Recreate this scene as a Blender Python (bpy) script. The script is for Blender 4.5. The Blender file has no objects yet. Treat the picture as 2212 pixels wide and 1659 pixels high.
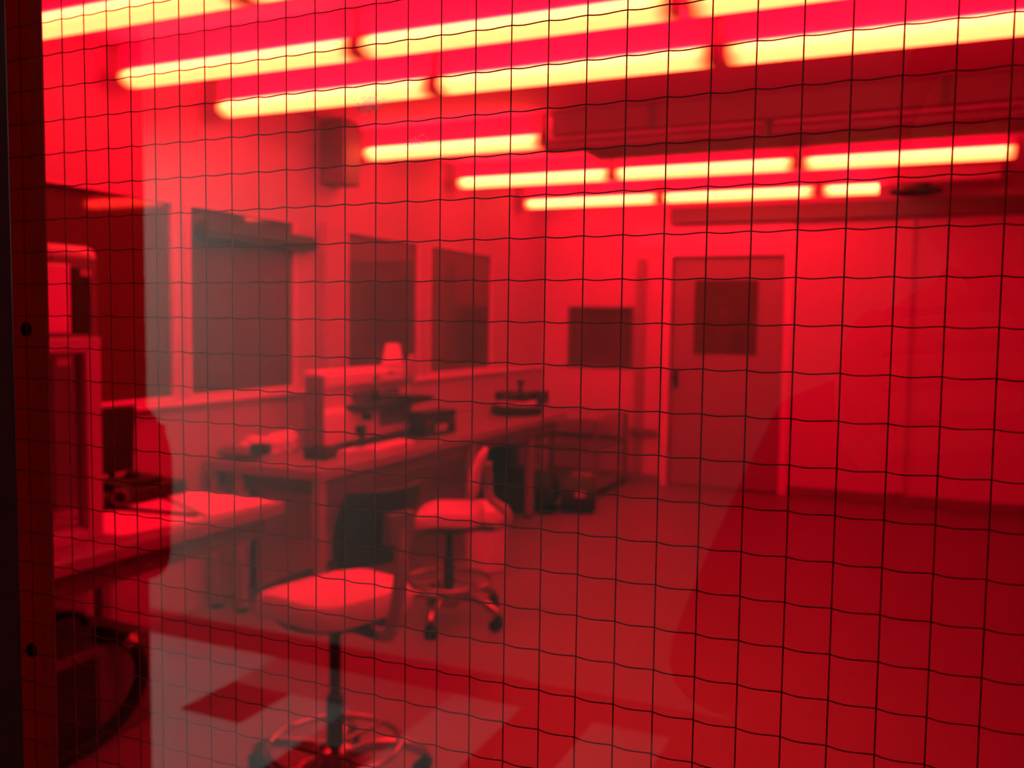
import bpy, bmesh, math, random
from mathutils import Vector, Matrix
random.seed(7)
PI = math.pi
SC = bpy.context.scene
COL = SC.collection

# ------------------------------------------------------------------ camera
F_PX, YAW, PITCH, ROLL, CAM_H = 1945.886, 0.42252, 0.06829, 0.01321, 1.45
def camera_axes():
    f = Vector((-math.sin(YAW)*math.cos(PITCH), math.cos(YAW)*math.cos(PITCH), -math.sin(PITCH)))
    r = Vector((math.cos(YAW), math.sin(YAW), 0)); u = r.cross(f)
    return r*math.cos(ROLL)+u*math.sin(ROLL), -r*math.sin(ROLL)+u*math.cos(ROLL), f
r2, u2, f2 = camera_axes()
cd = bpy.data.cameras.new('camera'); cam = bpy.data.objects.new('camera', cd); COL.objects.link(cam)
m = Matrix((r2, u2, -f2)).transposed().to_4x4(); m.translation = Vector((0, 0, CAM_H))
cam.matrix_world = m
cd.sensor_width = 36.0; cd.lens = F_PX/2212*36.0; cd.clip_start = 0.005
cd.dof.use_dof = True; cd.dof.focus_distance = 0.27; cd.dof.aperture_fstop = 17.0
SC.camera = cam

# ------------------------------------------------------------------ world, exposure
w = bpy.data.worlds.new('world'); SC.world = w; w.use_nodes = True
w.node_tree.nodes['Background'].inputs[0].default_value = (0, 0, 0, 1)
w.node_tree.nodes['Background'].inputs[1].default_value = 0.0
vs = SC.view_settings
vs.view_transform = 'Standard'; vs.look = 'None'; vs.exposure = 0.0; vs.gamma = 1.0; vs.use_curve_mapping = False
SC.cycles.use_denoising = True
SC.cycles.max_bounces = 10; SC.cycles.diffuse_bounces = 6; SC.cycles.glossy_bounces = 5
SC.cycles.transparent_max_bounces = 12; SC.cycles.caustics_reflective = False; SC.cycles.caustics_refractive = False
SC.cycles.sample_clamp_indirect = 8.0
LAMP = 14.5          # radiance of the fluorescent diffusers
HALL = 38.0          # radiance of the corridor ceiling panel

# ------------------------------------------------------------------ materials
def nodes(name):
    mt = bpy.data.materials.new(name); mt.use_nodes = True
    nt = mt.node_tree
    return mt, nt, nt.nodes['Principled BSDF']
def mat(name, col, rough=0.6, metal=0.0, var=0.08, scale=8.0, spec=0.5, bump=0.0):
    mt, nt, b = nodes(name)
    tc = nt.nodes.new('ShaderNodeTexCoord'); nz = nt.nodes.new('ShaderNodeTexNoise')
    nz.inputs['Scale'].default_value = scale; nz.inputs['Detail'].default_value = 4
    nt.links.new(tc.outputs['Object'], nz.inputs['Vector'])
    mx = nt.nodes.new('ShaderNodeMix'); mx.data_type = 'RGBA'
    mx.inputs['A'].default_value = tuple(c*(1-var) for c in col)+(1,)
    mx.inputs['B'].default_value = tuple(min(1, c*(1+var)) for c in col)+(1,)
    nt.links.new(nz.outputs['Fac'], mx.inputs['Factor'])
    nt.links.new(mx.outputs['Result'], b.inputs['Base Color'])
    b.inputs['Roughness'].default_value = rough; b.inputs['Metallic'].default_value = metal
    b.inputs['Specular IOR Level'].default_value = spec
    if bump:
        bp = nt.nodes.new('ShaderNodeBump'); bp.inputs['Strength'].default_value = bump
        nt.links.new(nz.outputs['Fac'], bp.inputs['Height']); nt.links.new(bp.outputs['Normal'], b.inputs['Normal'])
    return mt
M = {}
RED = lambda v, g=.04, b=.88: (v, v*g, v*b)       # red of the light through the film, put into the room's surface colours
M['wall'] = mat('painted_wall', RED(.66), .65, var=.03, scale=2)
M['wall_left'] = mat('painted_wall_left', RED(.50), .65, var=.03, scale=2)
M['duct'] = mat('duct_paint', RED(.30), .6)  # darkness of the unlit ceiling strip put into the colour
M['ceiling'] = mat('ceiling_board', RED(.92), .8, var=.03, scale=3)
M['floor'] = mat('lab_floor', RED(.21), .45, var=.06, scale=3)
M['door'] = mat('door_paint', RED(.34), .5, var=.04)
M['frame'] = mat('frame_paint', RED(.85), .5, var=.02)
M['darkbeam'] = mat('dark_beam', RED(.17), .6)  # far window frame, also the painted shade strip on the far wall
M['baseboard'] = mat('lab_baseboard', RED(.26), .5)
M['white'] = mat('white_enamel', RED(.85), .4, var=.03)
M['offwhite'] = mat('offwhite_plastic', RED(.50), .45, var=.04)
M['grey'] = mat('grey_enamel', RED(.17), .5, var=.06)
M['dark'] = mat('dark_plastic', (.03, .012, .018), .45, var=.1, spec=.25)
M['black'] = mat('black_rubber', (.015, .008, .01), .6, var=.1, spec=.2)
M['bench'] = mat('bench_laminate', RED(.27), .35, var=.05, spec=.3)
M['benchedge'] = mat('bench_edge', RED(.32), .35, var=.05, spec=.3)
M['steel'] = mat('painted_steel', RED(.34), .4, var=.04)
M['chrome'] = mat('chrome', (.42, .03, .25), .18, metal=1.0, var=.02)
M['paper'] = mat('paper', RED(.80), .7, var=.03)
M['vinyl'] = mat('white_vinyl', RED(.72), .4, var=.03, scale=30, spec=.2)
M['cloth'] = mat('crumpled_wipe', RED(.80), .8, var=.05, scale=20, bump=.2)
M['wire'] = mat('wire_steel', (.30, .26, .25), .6, var=.1, scale=200)
M['blackframe'] = mat('black_frame', (.012, .012, .016), .5, var=.2)
M['bead'] = mat('glazing_bead', (.80, .76, .76), .5, var=.08, scale=40)
def translucent(name, col, fac):
    mt = bpy.data.materials.new(name); mt.use_nodes = True; nt = mt.node_tree; nt.nodes.clear()
    o = nt.nodes.new('ShaderNodeOutputMaterial'); d = nt.nodes.new('ShaderNodeBsdfDiffuse'); t = nt.nodes.new('ShaderNodeBsdfTranslucent')
    nz = nt.nodes.new('ShaderNodeTexNoise'); nz.inputs['Scale'].default_value = 60; tc = nt.nodes.new('ShaderNodeTexCoord')
    rp = nt.nodes.new('ShaderNodeMix'); rp.data_type = 'RGBA'; rp.inputs['A'].default_value = tuple(c*.9 for c in col)+(1,); rp.inputs['B'].default_value = col+(1,)
    nt.links.new(tc.outputs['Object'], nz.inputs['Vector']); nt.links.new(nz.outputs['Fac'], rp.inputs['Factor'])
    for q_ in (d, t): nt.links.new(rp.outputs['Result'], q_.inputs['Color'])
    mx = nt.nodes.new('ShaderNodeMixShader'); mx.inputs[0].default_value = fac
    nt.links.new(d.outputs[0], mx.inputs[1]); nt.links.new(t.outputs[0], mx.inputs[2]); nt.links.new(mx.outputs[0], o.inputs['Surface'])
    return mt
M['bead'] = translucent('glazing_strip', (.37, .14, .18), .7)
M['screw'] = translucent('screw_nylon', (.33, .13, .16), .7)
M['hallwall'] = mat('corridor_wall', (.50, .56, .50), .6, var=.03, scale=2)
M['hallbase'] = mat('corridor_base', (.03, .03, .03), .4)
M['tile_white'] = mat('tile_white', (.74, .74, .74), .35, var=.05, scale=12)
M['tile_beige'] = mat('tile_beige', (.40, .30, .30), .35, var=.05, scale=12)
M['tile_dark'] = mat('tile_dark', (.02, .02, .02), .35, var=.1, scale=12, spec=.2)
M['hallceil'] = mat('corridor_ceiling', (.25, .25, .25), .8)
M['skin'] = mat('skin', (.45, .27, .20), .5)
M['hair'] = mat('hair', (.03, .02, .015), .6)
M['jacket'] = mat('black_jacket', (.012, .012, .014), .9, var=.2, scale=40, spec=.1)
M['trouser'] = mat('dark_trousers', (.02, .02, .028), .9, var=.2, scale=40)
def glass_dark(name):
    mt, nt, b = nodes(name)
    b.inputs['Base Color'].default_value = (.10, .012, .04, 1)
    b.inputs['Roughness'].default_value = .04; b.inputs['Specular IOR Level'].default_value = .9; b.inputs['Specular Tint'].default_value = (1, .06, .4, 1)
    return mt
M['darkglass'] = glass_dark('dark_window_glass')
def acrylic(name):
    mt = bpy.data.materials.new(name); mt.use_nodes = True; nt = mt.node_tree; nt.nodes.clear()
    o = nt.nodes.new('ShaderNodeOutputMaterial'); t = nt.nodes.new('ShaderNodeBsdfTransparent'); g = nt.nodes.new('ShaderNodeBsdfGlossy')
    t.inputs[0].default_value = (.8, .78, .78, 1); g.inputs['Roughness'].default_value = .05
    mx = nt.nodes.new('ShaderNodeMixShader'); mx.inputs[0].default_value = .06
    nt.links.new(t.outputs[0], mx.inputs[1]); nt.links.new(g.outputs[0], mx.inputs[2]); nt.links.new(mx.outputs[0], o.inputs['Surface'])
    return mt
M['acrylic'] = acrylic('clear_panel')

def pane_material():
    """red film on wired glass: tinted transmission and a clear surface reflection, worn thin in a few scratches"""
    mt = bpy.data.materials.new('red_film_glass'); mt.use_nodes = True; nt = mt.node_tree; nt.nodes.clear()
    N, L = nt.nodes, nt.links
    out = N.new('ShaderNodeOutputMaterial')
    tr = N.new('ShaderNodeBsdfTransparent'); gl = N.new('ShaderNodeBsdfGlossy')
    gl.inputs['Roughness'].default_value = 0.0; gl.inputs['Color'].default_value = (1, 1, 1, 1)
    tc = N.new('ShaderNodeTexCoord')
    def mask(cx, cz, rx, rz, scale, thr):
        mp = N.new('ShaderNodeMapping'); mp.vector_type = 'POINT'
        mp.inputs['Location'].default_value = (-cx/rx, 0, -cz/rz); mp.inputs['Scale'].default_value = (1/rx, 0, 1/rz)
        L.new(tc.outputs['Object'], mp.inputs['Vector'])
        ln = N.new('ShaderNodeVectorMath'); ln.operation = 'LENGTH'; L.new(mp.outputs[0], ln.inputs[0])
        nz = N.new('ShaderNodeTexNoise'); nz.inputs['Scale'].default_value = scale; nz.inputs['Detail'].default_value = 6
        L.new(tc.outputs['Object'], nz.inputs['Vector'])
        s = N.new('ShaderNodeMath'); s.operation = 'MULTIPLY_ADD'; s.inputs[1].default_value = 2.2
        L.new(nz.outputs['Fac'], s.inputs[0])
        n = N.new('ShaderNodeMath'); n.operation = 'MULTIPLY'; n.inputs[1].default_value = -1.0; L.new(ln.outputs['Value'], n.inputs[0])
        L.new(n.outputs[0], s.inputs[2])
        c = N.new('ShaderNodeMapRange'); c.inputs['From Min'].default_value = thr; c.inputs['From Max'].default_value = thr+.15
        L.new(s.outputs[0], c.inputs['Value'])
        return c.outputs['Result']
    ms = [mask(-.164, .0695, .0085, .0050, 900, .55), mask(-.146, .0565, .0065, .0030, 900, .6)]
    ad = N.new('ShaderNodeMath'); ad.operation = 'MAXIMUM'; L.new(ms[0], ad.inputs[0]); L.new(ms[1], ad.inputs[1])
    mx = N.new('ShaderNodeMix'); mx.data_type = 'RGBA'
    mx.inputs['A'].default_value = (.88, .073, .0215, 1); mx.inputs['B'].default_value = (.88, .085, .035, 1)
    L.new(ad.outputs[0], mx.inputs['Factor']); L.new(mx.outputs['Result'], tr.inputs['Color'])
    lw = N.new('ShaderNodeLayerWeight'); lw.inputs['Blend'].default_value = .5
    pw = N.new('ShaderNodeMath'); pw.operation = 'POWER'; pw.inputs[1].default_value = 3.0; L.new(lw.outputs['Facing'], pw.inputs[0])
    fa = N.new('ShaderNodeMath'); fa.operation = 'MULTIPLY_ADD'; fa.inputs[1].default_value = .9; fa.inputs[2].default_value = .07
    L.new(pw.outputs[0], fa.inputs[0])
    ms2 = N.new('ShaderNodeMixShader'); L.new(fa.outputs[0], ms2.inputs[0]); L.new(tr.outputs[0], ms2.inputs[1]); L.new(gl.outputs[0], ms2.inputs[2])
    df = N.new('ShaderNodeBsdfDiffuse'); df.inputs['Color'].default_value = (.9, .88, .86, 1)
    half = N.new('ShaderNodeMath'); half.operation = 'MULTIPLY'; half.inputs[1].default_value = .4; L.new(ad.outputs[0], half.inputs[0])
    ms3 = N.new('ShaderNodeMixShader'); L.new(half.outputs[0], ms3.inputs[0]); L.new(ms2.outputs[0], ms3.inputs[1]); L.new(df.outputs[0], ms3.inputs[2])
    L.new(ms3.outputs[0], out.inputs['Surface'])
    return mt
def clear_material():
    mt = bpy.data.materials.new('clear_glass_face'); mt.use_nodes = True; nt = mt.node_tree; nt.nodes.clear()
    out = nt.nodes.new('ShaderNodeOutputMaterial'); tr = nt.nodes.new('ShaderNodeBsdfTransparent')
    tr.inputs[0].default_value = (.99, .99, .99, 1); nt.links.new(tr.outputs[0], out.inputs['Surface'])
    return mt
M['redpane'] = pane_material(); M['clear'] = clear_material()

def lamp_material(name, strength, lo, hi, x0=-.60, x1=.60, end=.05):
    """fluorescent diffuser: brightest along the tube (upper half of the lens), dimmer past the tube's ends"""
    mt = bpy.data.materials.new(name); mt.use_nodes = True; nt = mt.node_tree; nt.nodes.clear()
    N, L = nt.nodes, nt.links
    out = N.new('ShaderNodeOutputMaterial'); em = N.new('ShaderNodeEmission'); em.inputs['Color'].default_value = (1, .98, .93, 1)
    tc = N.new('ShaderNodeTexCoord'); sp = N.new('ShaderNodeSeparateXYZ'); L.new(tc.outputs['Object'], sp.inputs[0])
    zr = N.new('ShaderNodeMapRange'); zr.interpolation_type = 'SMOOTHSTEP'
    for k, v in (('From Min', -.17), ('From Max', -.13), ('To Min', lo), ('To Max', hi)): zr.inputs[k].default_value = v
    L.new(sp.outputs['Z'], zr.inputs['Value'])
    a = N.new('ShaderNodeMapRange'); a.interpolation_type = 'SMOOTHSTEP'
    for k, v in (('From Min', x0), ('From Max', x0+.09), ('To Min', end), ('To Max', 1)): a.inputs[k].default_value = v
    L.new(sp.outputs['X'], a.inputs['Value'])
    b = N.new('ShaderNodeMapRange'); b.interpolation_type = 'SMOOTHSTEP'
    for k, v in (('From Min', x1), ('From Max', x1-.09), ('To Min', 0 if end < .01 else end), ('To Max', 1)): b.inputs[k].default_value = v
    L.new(sp.outputs['X'], b.inputs['Value'])
    m1 = N.new('ShaderNodeMath'); m1.operation = 'MULTIPLY'; L.new(a.outputs[0], m1.inputs[0]); L.new(b.outputs[0], m1.inputs[1])
    m2 = N.new('ShaderNodeMath'); m2.operation = 'MULTIPLY'; L.new(m1.outputs[0], m2.inputs[0]); L.new(zr.outputs[0], m2.inputs[1])
    m3 = N.new('ShaderNodeMath'); m3.operation = 'MULTIPLY'; m3.inputs[1].default_value = strength; L.new(m2.outputs[0], m3.inputs[0])
    L.new(m3.outputs[0], em.inputs['Strength']); L.new(em.outputs[0], out.inputs['Surface'])
    return mt
M['lens_lit'] = lamp_material('lit_diffuser', LAMP, 1.0, 1.9)
M['lens_short'] = lamp_material('lit_short_diffuser', LAMP, 1.0, 2.2, -.60, -.10, .05)
M['lens_off'] = mat('unlit_diffuser', RED(.36), .4)
def emit(name, col, s):
    mt = bpy.data.materials.new(name); mt.use_nodes = True; nt = mt.node_tree; nt.nodes.clear()
    out = nt.nodes.new('ShaderNodeOutputMaterial'); em = nt.nodes.new('ShaderNodeEmission')
    em.inputs[0].default_value = col+(1,); em.inputs[1].default_value = s; nt.links.new(em.outputs[0], out.inputs['Surface'])
    return mt
M['hall_dim'] = emit('corridor_dim_panel', (.92, 1.0, .94), HALL*.25)  # fill light for the glazing bead
M['hall_panel'] = emit('corridor_light_panel', (.92, 1.0, .94), HALL)

# ------------------------------------------------------------------ mesh helpers
class MB:
    def __init__(s): s.bm = bmesh.new(); s.mi = 0
    def _mi(s, fs):
        for f in fs: f.material_index = s.mi
    def box(s, x0, x1, y0, y1, z0, z1, rot=None, piv=None):
        vs_ = [s.bm.verts.new((x, y, z)) for x in (x0, x1) for y in (y0, y1) for z in (z0, z1)]
        if rot is not None:
            p = Vector(piv) if piv else Vector(((x0+x1)/2, (y0+y1)/2, (z0+z1)/2))
            for v in vs_: v.co = p+rot @ (v.co-p)
        q = lambda *i: s.bm.faces.new([vs_[k] for k in i])
        s._mi([q(0, 1, 3, 2), q(4, 6, 7, 5), q(0, 4, 5, 1), q(2, 3, 7, 6), q(0, 2, 6, 4), q(1, 5, 7, 3)])
        return s
    def hexa(s, pts):
        """eight corners: four of the bottom ring, then four of the top ring"""
        v = [s.bm.verts.new(p) for p in pts]
        q = lambda *i: s.bm.faces.new([v[k] for k in i])
        s._mi([q(3, 2, 1, 0), q(4, 5, 6, 7), q(0, 1, 5, 4), q(1, 2, 6, 5), q(2, 3, 7, 6), q(3, 0, 4, 7)])
        return s
    def tube(s, path, r, seg=10, cap=True):
        path = [Vector(p) for p in path]; n = len(path); rings = []
        rr = r if isinstance(r, (list, tuple)) else [r]*n
        ref = None
        for i, p in enumerate(path):
            t = (path[min(i+1, n-1)]-path[max(i-1, 0)]).normalized()
            if ref is None:
                ref = Vector((0, 0, 1)) if abs(t.z) < .9 else Vector((1, 0, 0))
            a = (ref-t*ref.dot(t)).normalized(); b = t.cross(a); ref = a
            rings.append([s.bm.verts.new(p+(a*math.cos(2*PI*k/seg)+b*math.sin(2*PI*k/seg))*rr[i]) for k in range(seg)])
        fs = []
        for i in range(n-1):
            for k in range(seg):
                fs.append(s.bm.faces.new((rings[i][k], rings[i][(k+1) % seg], rings[i+1][(k+1) % seg], rings[i+1][k])))
        if cap:
            fs.append(s.bm.faces.new(rings[0][::-1])); fs.append(s.bm.faces.new(rings[-1]))
        s._mi(fs); return s
    def cyl(s, p0, p1, r0, r1=None, seg=24): return s.tube([p0, p1], [r0, r0 if r1 is None else r1], seg)
    def ring(s, c, R, r, seg=40, sub=8):
        rings = []
        for i in range(seg):
            a = 2*PI*i/seg
            rings.append([s.bm.verts.new((c[0]+math.cos(a)*(R+r*math.cos(2*PI*k/sub)), c[1]+math.sin(a)*(R+r*math.cos(2*PI*k/sub)), c[2]+r*math.sin(2*PI*k/sub))) for k in range(sub)])
        s._mi([s.bm.faces.new((rings[i][k], rings[(i+1) % seg][k], rings[(i+1) % seg][(k+1) % sub], rings[i][(k+1) % sub])) for i in range(seg) for k in range(sub)])
        return s
    def lathe(s, prof, c=(0, 0, 0), seg=32):
        rings = []
        for r, z in prof:
            rings.append([s.bm.verts.new((c[0]+max(r, 1e-4)*math.cos(2*PI*k/seg), c[1]+max(r, 1e-4)*math.sin(2*PI*k/seg), c[2]+z)) for k in range(seg)])
        fs = []
        for i in range(len(rings)-1):
            for k in range(seg):
                fs.append(s.bm.faces.new((rings[i][k], rings[i][(k+1) % seg], rings[i+1][(k+1) % seg], rings[i+1][k])))
        fs.append(s.bm.faces.new(rings[0][::-1])); fs.append(s.bm.faces.new(rings[-1]))
        s._mi(fs); return s
    def prism(s, pts, axis, a, b):
        """outline extruded along an axis: 'y' takes (x,z) points, 'x' takes (y,z), 'z' takes (x,y)"""
        def P(p, t): return {'x': (t, p[0], p[1]), 'y': (p[0], t, p[1]), 'z': (p[0], p[1], t)}[axis]
        v0 = [s.bm.verts.new(P(p, a)) for p in pts]; v1 = [s.bm.verts.new(P(p, b)) for p in pts]; n = len(pts)
        fs = [s.bm.faces.new(v0[::-1]), s.bm.faces.new(v1)]
        fs += [s.bm.faces.new((v0[i], v0[(i+1) % n], v1[(i+1) % n], v1[i])) for i in range(n)]
        s._mi(fs); return s
    def blob(s, c, rx, ry, rz, sub=3, amp=0.0, flat=None, seed=0):
        r = bmesh.ops.create_icosphere(s.bm, subdivisions=sub, radius=1.0)
        rnd = random.Random(seed); ph = [rnd.uniform(0, 6) for _ in range(9)]
        for v in r['verts']:
            p = v.co.copy()
            d = 1+amp*(math.sin(3.1*p.x+ph[0])*math.sin(4.3*p.y+ph[1])+.6*math.sin(7.7*p.z+6*p.x+ph[2])*math.sin(6.1*p.y+ph[3])+.4*math.sin(13*p.x+ph[4])*math.sin(11*p.y+9*p.z+ph[5]))
            p *= d; z = p.z*rz
            if flat is not None: z = max(z, flat)
            v.co = Vector((c[0]+p.x*rx, c[1]+p.y*ry, c[2]+z))
        s._mi(list({f for v in r['verts'] for f in v.link_faces})); return s
    def build(s, name, mats, parent=None, bevel=0.0, smooth=True, loc=None, subsurf=0):
        bmesh.ops.recalc_face_normals(s.bm, faces=s.bm.faces[:])
        me = bpy.data.meshes.new(name); s.bm.to_mesh(me); s.bm.free()
        o = bpy.data.objects.new(name, me); COL.objects.link(o)
        for mm in (mats if isinstance(mats, (list, tuple)) else [mats]): me.materials.append(mm)
        if smooth:
            for p in me.polygons: p.use_smooth = True
            me.set_sharp_from_angle(angle=math.radians(38))
        if bevel:
            md = o.modifiers.new('bevel', 'BEVEL'); md.width = bevel; md.segments = 2; md.limit_method = 'ANGLE'
        if subsurf:
            md = o.modifiers.new('subsurf', 'SUBSURF'); md.levels = subsurf; md.render_levels = subsurf
        if parent: o.parent = parent
        if loc is not None: o.location = loc
        return o
def tag(o, label, cat, group=None, kind=None):
    o['label'] = label; o['category'] = cat
    if group: o['group'] = group
    if kind: o['kind'] = kind
    return o
def thing(name, label, cat, loc=(0, 0, 0), rotz=0.0, group=None):
    o = bpy.data.objects.new(name, None); COL.objects.link(o); o.empty_display_size = .1
    o.location = loc; o.rotation_euler = (0, 0, rotz)
    return tag(o, label, cat, group)
def structure(o, label, cat):
    return tag(o, label, cat, None, 'structure')
def holder(name, label, cat):
    o = bpy.data.objects.new(name, None); COL.objects.link(o); o.empty_display_size = .1
    return structure(o, label, cat)
def copy_tree(o, parent=None):
    c = o.copy(); COL.objects.link(c)
    if parent: c.parent = parent
    for ch in list(o.children): copy_tree(ch, c)
    return c
RX = lambda a: Matrix.Rotation(a, 3, 'X')
RY = lambda a: Matrix.Rotation(a, 3, 'Y')
RZ = lambda a: Matrix.Rotation(a, 3, 'Z')

# ------------------------------------------------------------------ lab shell
XL, XR, YF, YN, CEIL = -3.25, 2.4, 7.94, 0.268, 2.62
structure(MB().box(XL-.2, XR+.2, YN-.05, YF+.2, -.1, 0).build('floor', M['floor'], smooth=False), 'plain dark laboratory floor seen through the red glass', 'floor')
structure(MB().box(XL-.2, XR+.2, YN-.05, YF+.2, CEIL, CEIL+.1).build('ceiling', M['ceiling'], smooth=False), 'pale laboratory ceiling with rows of fluorescent lights', 'ceiling')
WINS = [(1.15, 3.285), (3.37, 4.205), (4.705, 5.60), (5.745, 6.81)]
Z0, Z1 = 1.06, 2.0
b = MB(); T = .14
b.box(XL-T, XL, YN-.1, YF+.14, 0, Z0).box(XL-T, XL, YN-.1, YF+.14, Z1, CEIL)
prev = YN-.1
for a, c in WINS+[(YF+.14, None)]:
    b.box(XL-T, XL, prev, a, Z0, Z1)
    prev = c
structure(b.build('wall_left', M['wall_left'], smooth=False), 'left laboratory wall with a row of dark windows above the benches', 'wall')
wl = ['nearest dark window in the left wall, behind the tall equipment', 'dark window in the left wall just behind the grey haze, next to the bright post',
      'third dark window along the left wall, above the white machine', 'farthest dark window along the left wall, near the corner']
for i, (a, c) in enumerate(WINS):
    h = holder('window_%d' % (i+2), wl[i], 'window')
    f = MB(); t = .012
    f.box(XL-.06, XL+.008, a, a+t, Z0, Z1).box(XL-.06, XL+.008, c-t, c, Z0, Z1).box(XL-.06, XL+.008, a+t, c-t, Z0, Z0+t).box(XL-.06, XL+.008, a+t, c-t, Z1-t*.6, Z1)
    f.build('window_frame', M['frame'], h, bevel=.003)
    MB().box(XL-.034, XL-.022, a+t*.9, c-t*.9, Z0+t*.9, Z1-t*.5).build('window_pane', M['darkglass'], h, smooth=False)
# sill ledge running under the windows
structure(MB().box(XL+.001, XL+.035, 1.0, YF-.02, 1.025, 1.052).build('trim_1', M['frame'], bevel=.004), 'narrow sill ledge under the left wall windows', 'sill')
# shallow pier between the second and third windows
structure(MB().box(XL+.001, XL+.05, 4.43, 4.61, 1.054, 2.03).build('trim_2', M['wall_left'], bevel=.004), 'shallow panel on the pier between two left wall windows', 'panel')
# far wall with door and window openings
DX0, DX1, DZ = -2.02, -1.05, 2.05
WX0, WX1, WZ0, WZ1 = -3.0, -2.36, 1.04, 1.61
b = MB()
b.box(XL-T, WX0, YF, YF+T, 0, CEIL).box(WX0, WX1, YF, YF+T, 0, WZ0).box(WX0, WX1, YF, YF+T, WZ1, CEIL).box(WX1, DX0, YF, YF+T, 0, CEIL)
b.box(DX0, DX1, YF, YF+T, DZ, CEIL).box(DX1, XR+T, YF, YF+T, 0, CEIL)
structure(b.build('wall_back', M['wall'], smooth=False), 'far laboratory wall with a door and a small dark window', 'wall')
h = holder('window_6', 'small square dark window in the far wall left of the door', 'window')
f = MB(); t = .03
f.box(WX0, WX0+t, YF-.012, YF+.06, WZ0, WZ1).box(WX1-t, WX1, YF-.012, YF+.06, WZ0, WZ1).box(WX0+t, WX1-t, YF-.012, YF+.06, WZ0, WZ0+t).box(WX0+t, WX1-t, YF-.012, YF+.06, WZ1-t, WZ1)
f.build('window_frame', M['darkbeam'], h, bevel=.003)
MB().box(WX0+t*.9, WX1-t*.9, YF+.02, YF+.032, WZ0+t*.9, WZ1-t*.9).build('window_pane', M['darkglass'], h, smooth=False)
h = holder('door_1', 'closed grey door with a square dark window in the far wall', 'door')
vx0, vx1, vz0, vz1 = -1.82, -1.27, 1.19, 1.84
f = MB(); dy0, dy1 = YF+.03, YF+.075
f.box(DX0+.008, vx0, dy0, dy1, .012, DZ-.008).box(vx1, DX1-.008, dy0, dy1, .012, DZ-.008).box(vx0, vx1, dy0, dy1, .012, vz0).box(vx0, vx1, dy0, dy1, vz1, DZ-.008)
f.build('door_leaf', M['door'], h, smooth=False)
MB().box(vx0, vx1, dy0+.012, dy0+.022, vz0, vz1).build('door_window', M['darkglass'], h, smooth=False)
k = MB().box(-1.99, -1.95, dy0-.006, dy0, .88, 1.05).build('handle_plate', M['dark'], h, bevel=.002)
MB().cyl((-1.97, dy0-.006, .97), (-1.97, dy0-.05, .97), .011).blob((-1.97, dy0-.06, .97), .026, .018, .026, 2).build('door_knob', M['dark'], k)
f = MB()
f.box(DX0-.07, DX0, YF-.02, YF+.13, 0, DZ+.07).box(DX1, DX1+.07, YF-.02, YF+.13, 0, DZ+.07).box(DX0, DX1, YF-.02, YF+.13, DZ, DZ+.07)
f.build('door_frame', M['frame'], h, bevel=.004)
structure(MB().box(-2.36, -.98, YF-.014, YF-.001, DZ+.075, 2.325).build('trim_3', M['frame'], bevel=.003), 'bright plain panel on the wall above the far door', 'panel')
structure(MB().box(-2.02, XR, YF-.10, YF-.001, 2.33, 2.465).build('trim_4', M['darkbeam'], bevel=.004), 'dark beam along the top of the far wall above the door', 'beam')  # shade behind the last lamps, built as a dark strip
structure(MB().box(-.17, -.06, YF-.03, YF-.001, .10, 2.32).build('trim_5', M['wall'], bevel=.004), 'slim vertical cover strip on the far wall right of the door', 'strip')
structure(MB().box(-2.335, -2.255, YF-.03, YF-.001, .10, 2.04).build('trim_6', M['door'], bevel=.004), 'slim darker vertical strip between far window and door', 'strip')
structure(MB().box(DX1+.075, XR, YF-.014, YF-.001, 0, .09).build('baseboard_back', M['baseboard'], bevel=.003), 'dark baseboard along the far wall right of the door', 'baseboard')
structure(MB().box(XL, DX0-.075, YF-.014, YF-.001, 0, .09).build('baseboard_back', M['baseboard'], bevel=.003), 'dark baseboard along the far wall left of the door', 'baseboard')
structure(MB().box(XR, XR+T, YN-.1, YF+T, 0, CEIL).build('wall_right', M['wall'], smooth=False), 'right laboratory wall beyond the picture', 'wall')
# wall that holds the wired window
GX0, GX1, GZ0, GZ1, GY = -.352, .42, 1.12, 1.80, .25
b = MB()
b.box(XL-T, GX0, .215, YN, 0, CEIL).box(GX1, XR+T, .215, YN, 0, CEIL).box(GX0, GX1, .215, YN, 0, GZ0).box(GX0, GX1, .215, YN, GZ1, CEIL)
structure(b.build('wall_front', M['hallwall'], smooth=False), 'wall that holds the wired glass window', 'wall')

# ------------------------------------------------------------------ the wired window in front
win = holder('window_1', 'wired red glass window the laboratory is seen through', 'window')
f = MB(); q = .012
f.box(GX0, -.328, .222, .246, GZ0, GZ1).box(GX1-q, GX1, .222, .246, GZ0, GZ1).box(-.328, GX1-q, .222, .246, GZ0, GZ0+q).box(-.328, GX1-q, .222, .246, GZ1-q, GZ1)
f.build('outer_frame', M['blackframe'], win, bevel=.001)['label'] = 'black outer frame'
f = MB()
bx = -.3225
f.box(GX0, bx,   .2535, .258, GZ0, GZ1).box(GX1-.03, GX1,   .2535, .258, GZ0, GZ1).box(bx, GX1-.03,   .2535, .258, GZ0, GZ0+.03).box(bx, GX1-.03,   .2535, .258, GZ1-.03, GZ1)
bead = f.build('glazing_bead', M['bead'], win, bevel=.0012)
for z in (1.4445, 1.311):
    s = MB().lathe([(.0030, 0), (.0030, .0006), (.0020, .0011), (.0004, .0013)], seg=20)
    o = s.build('screw', M['screw'], bead, loc=(-.3305 if z > 1.4 else -.3318, .2535, z)); o.rotation_euler = (PI/2, 0, 0)
    cr = MB().box(-.0018, .0018, -.0004, .0004, .0009, .0015).box(-.0004, .0004, -.0018, .0018, .0009, .0015)
    o2 = cr.build('screw_slot', M['black'], bead, smooth=False, loc=o.location); o2.rotation_euler = (PI/2, .5, 0)
p = MB()
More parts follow.
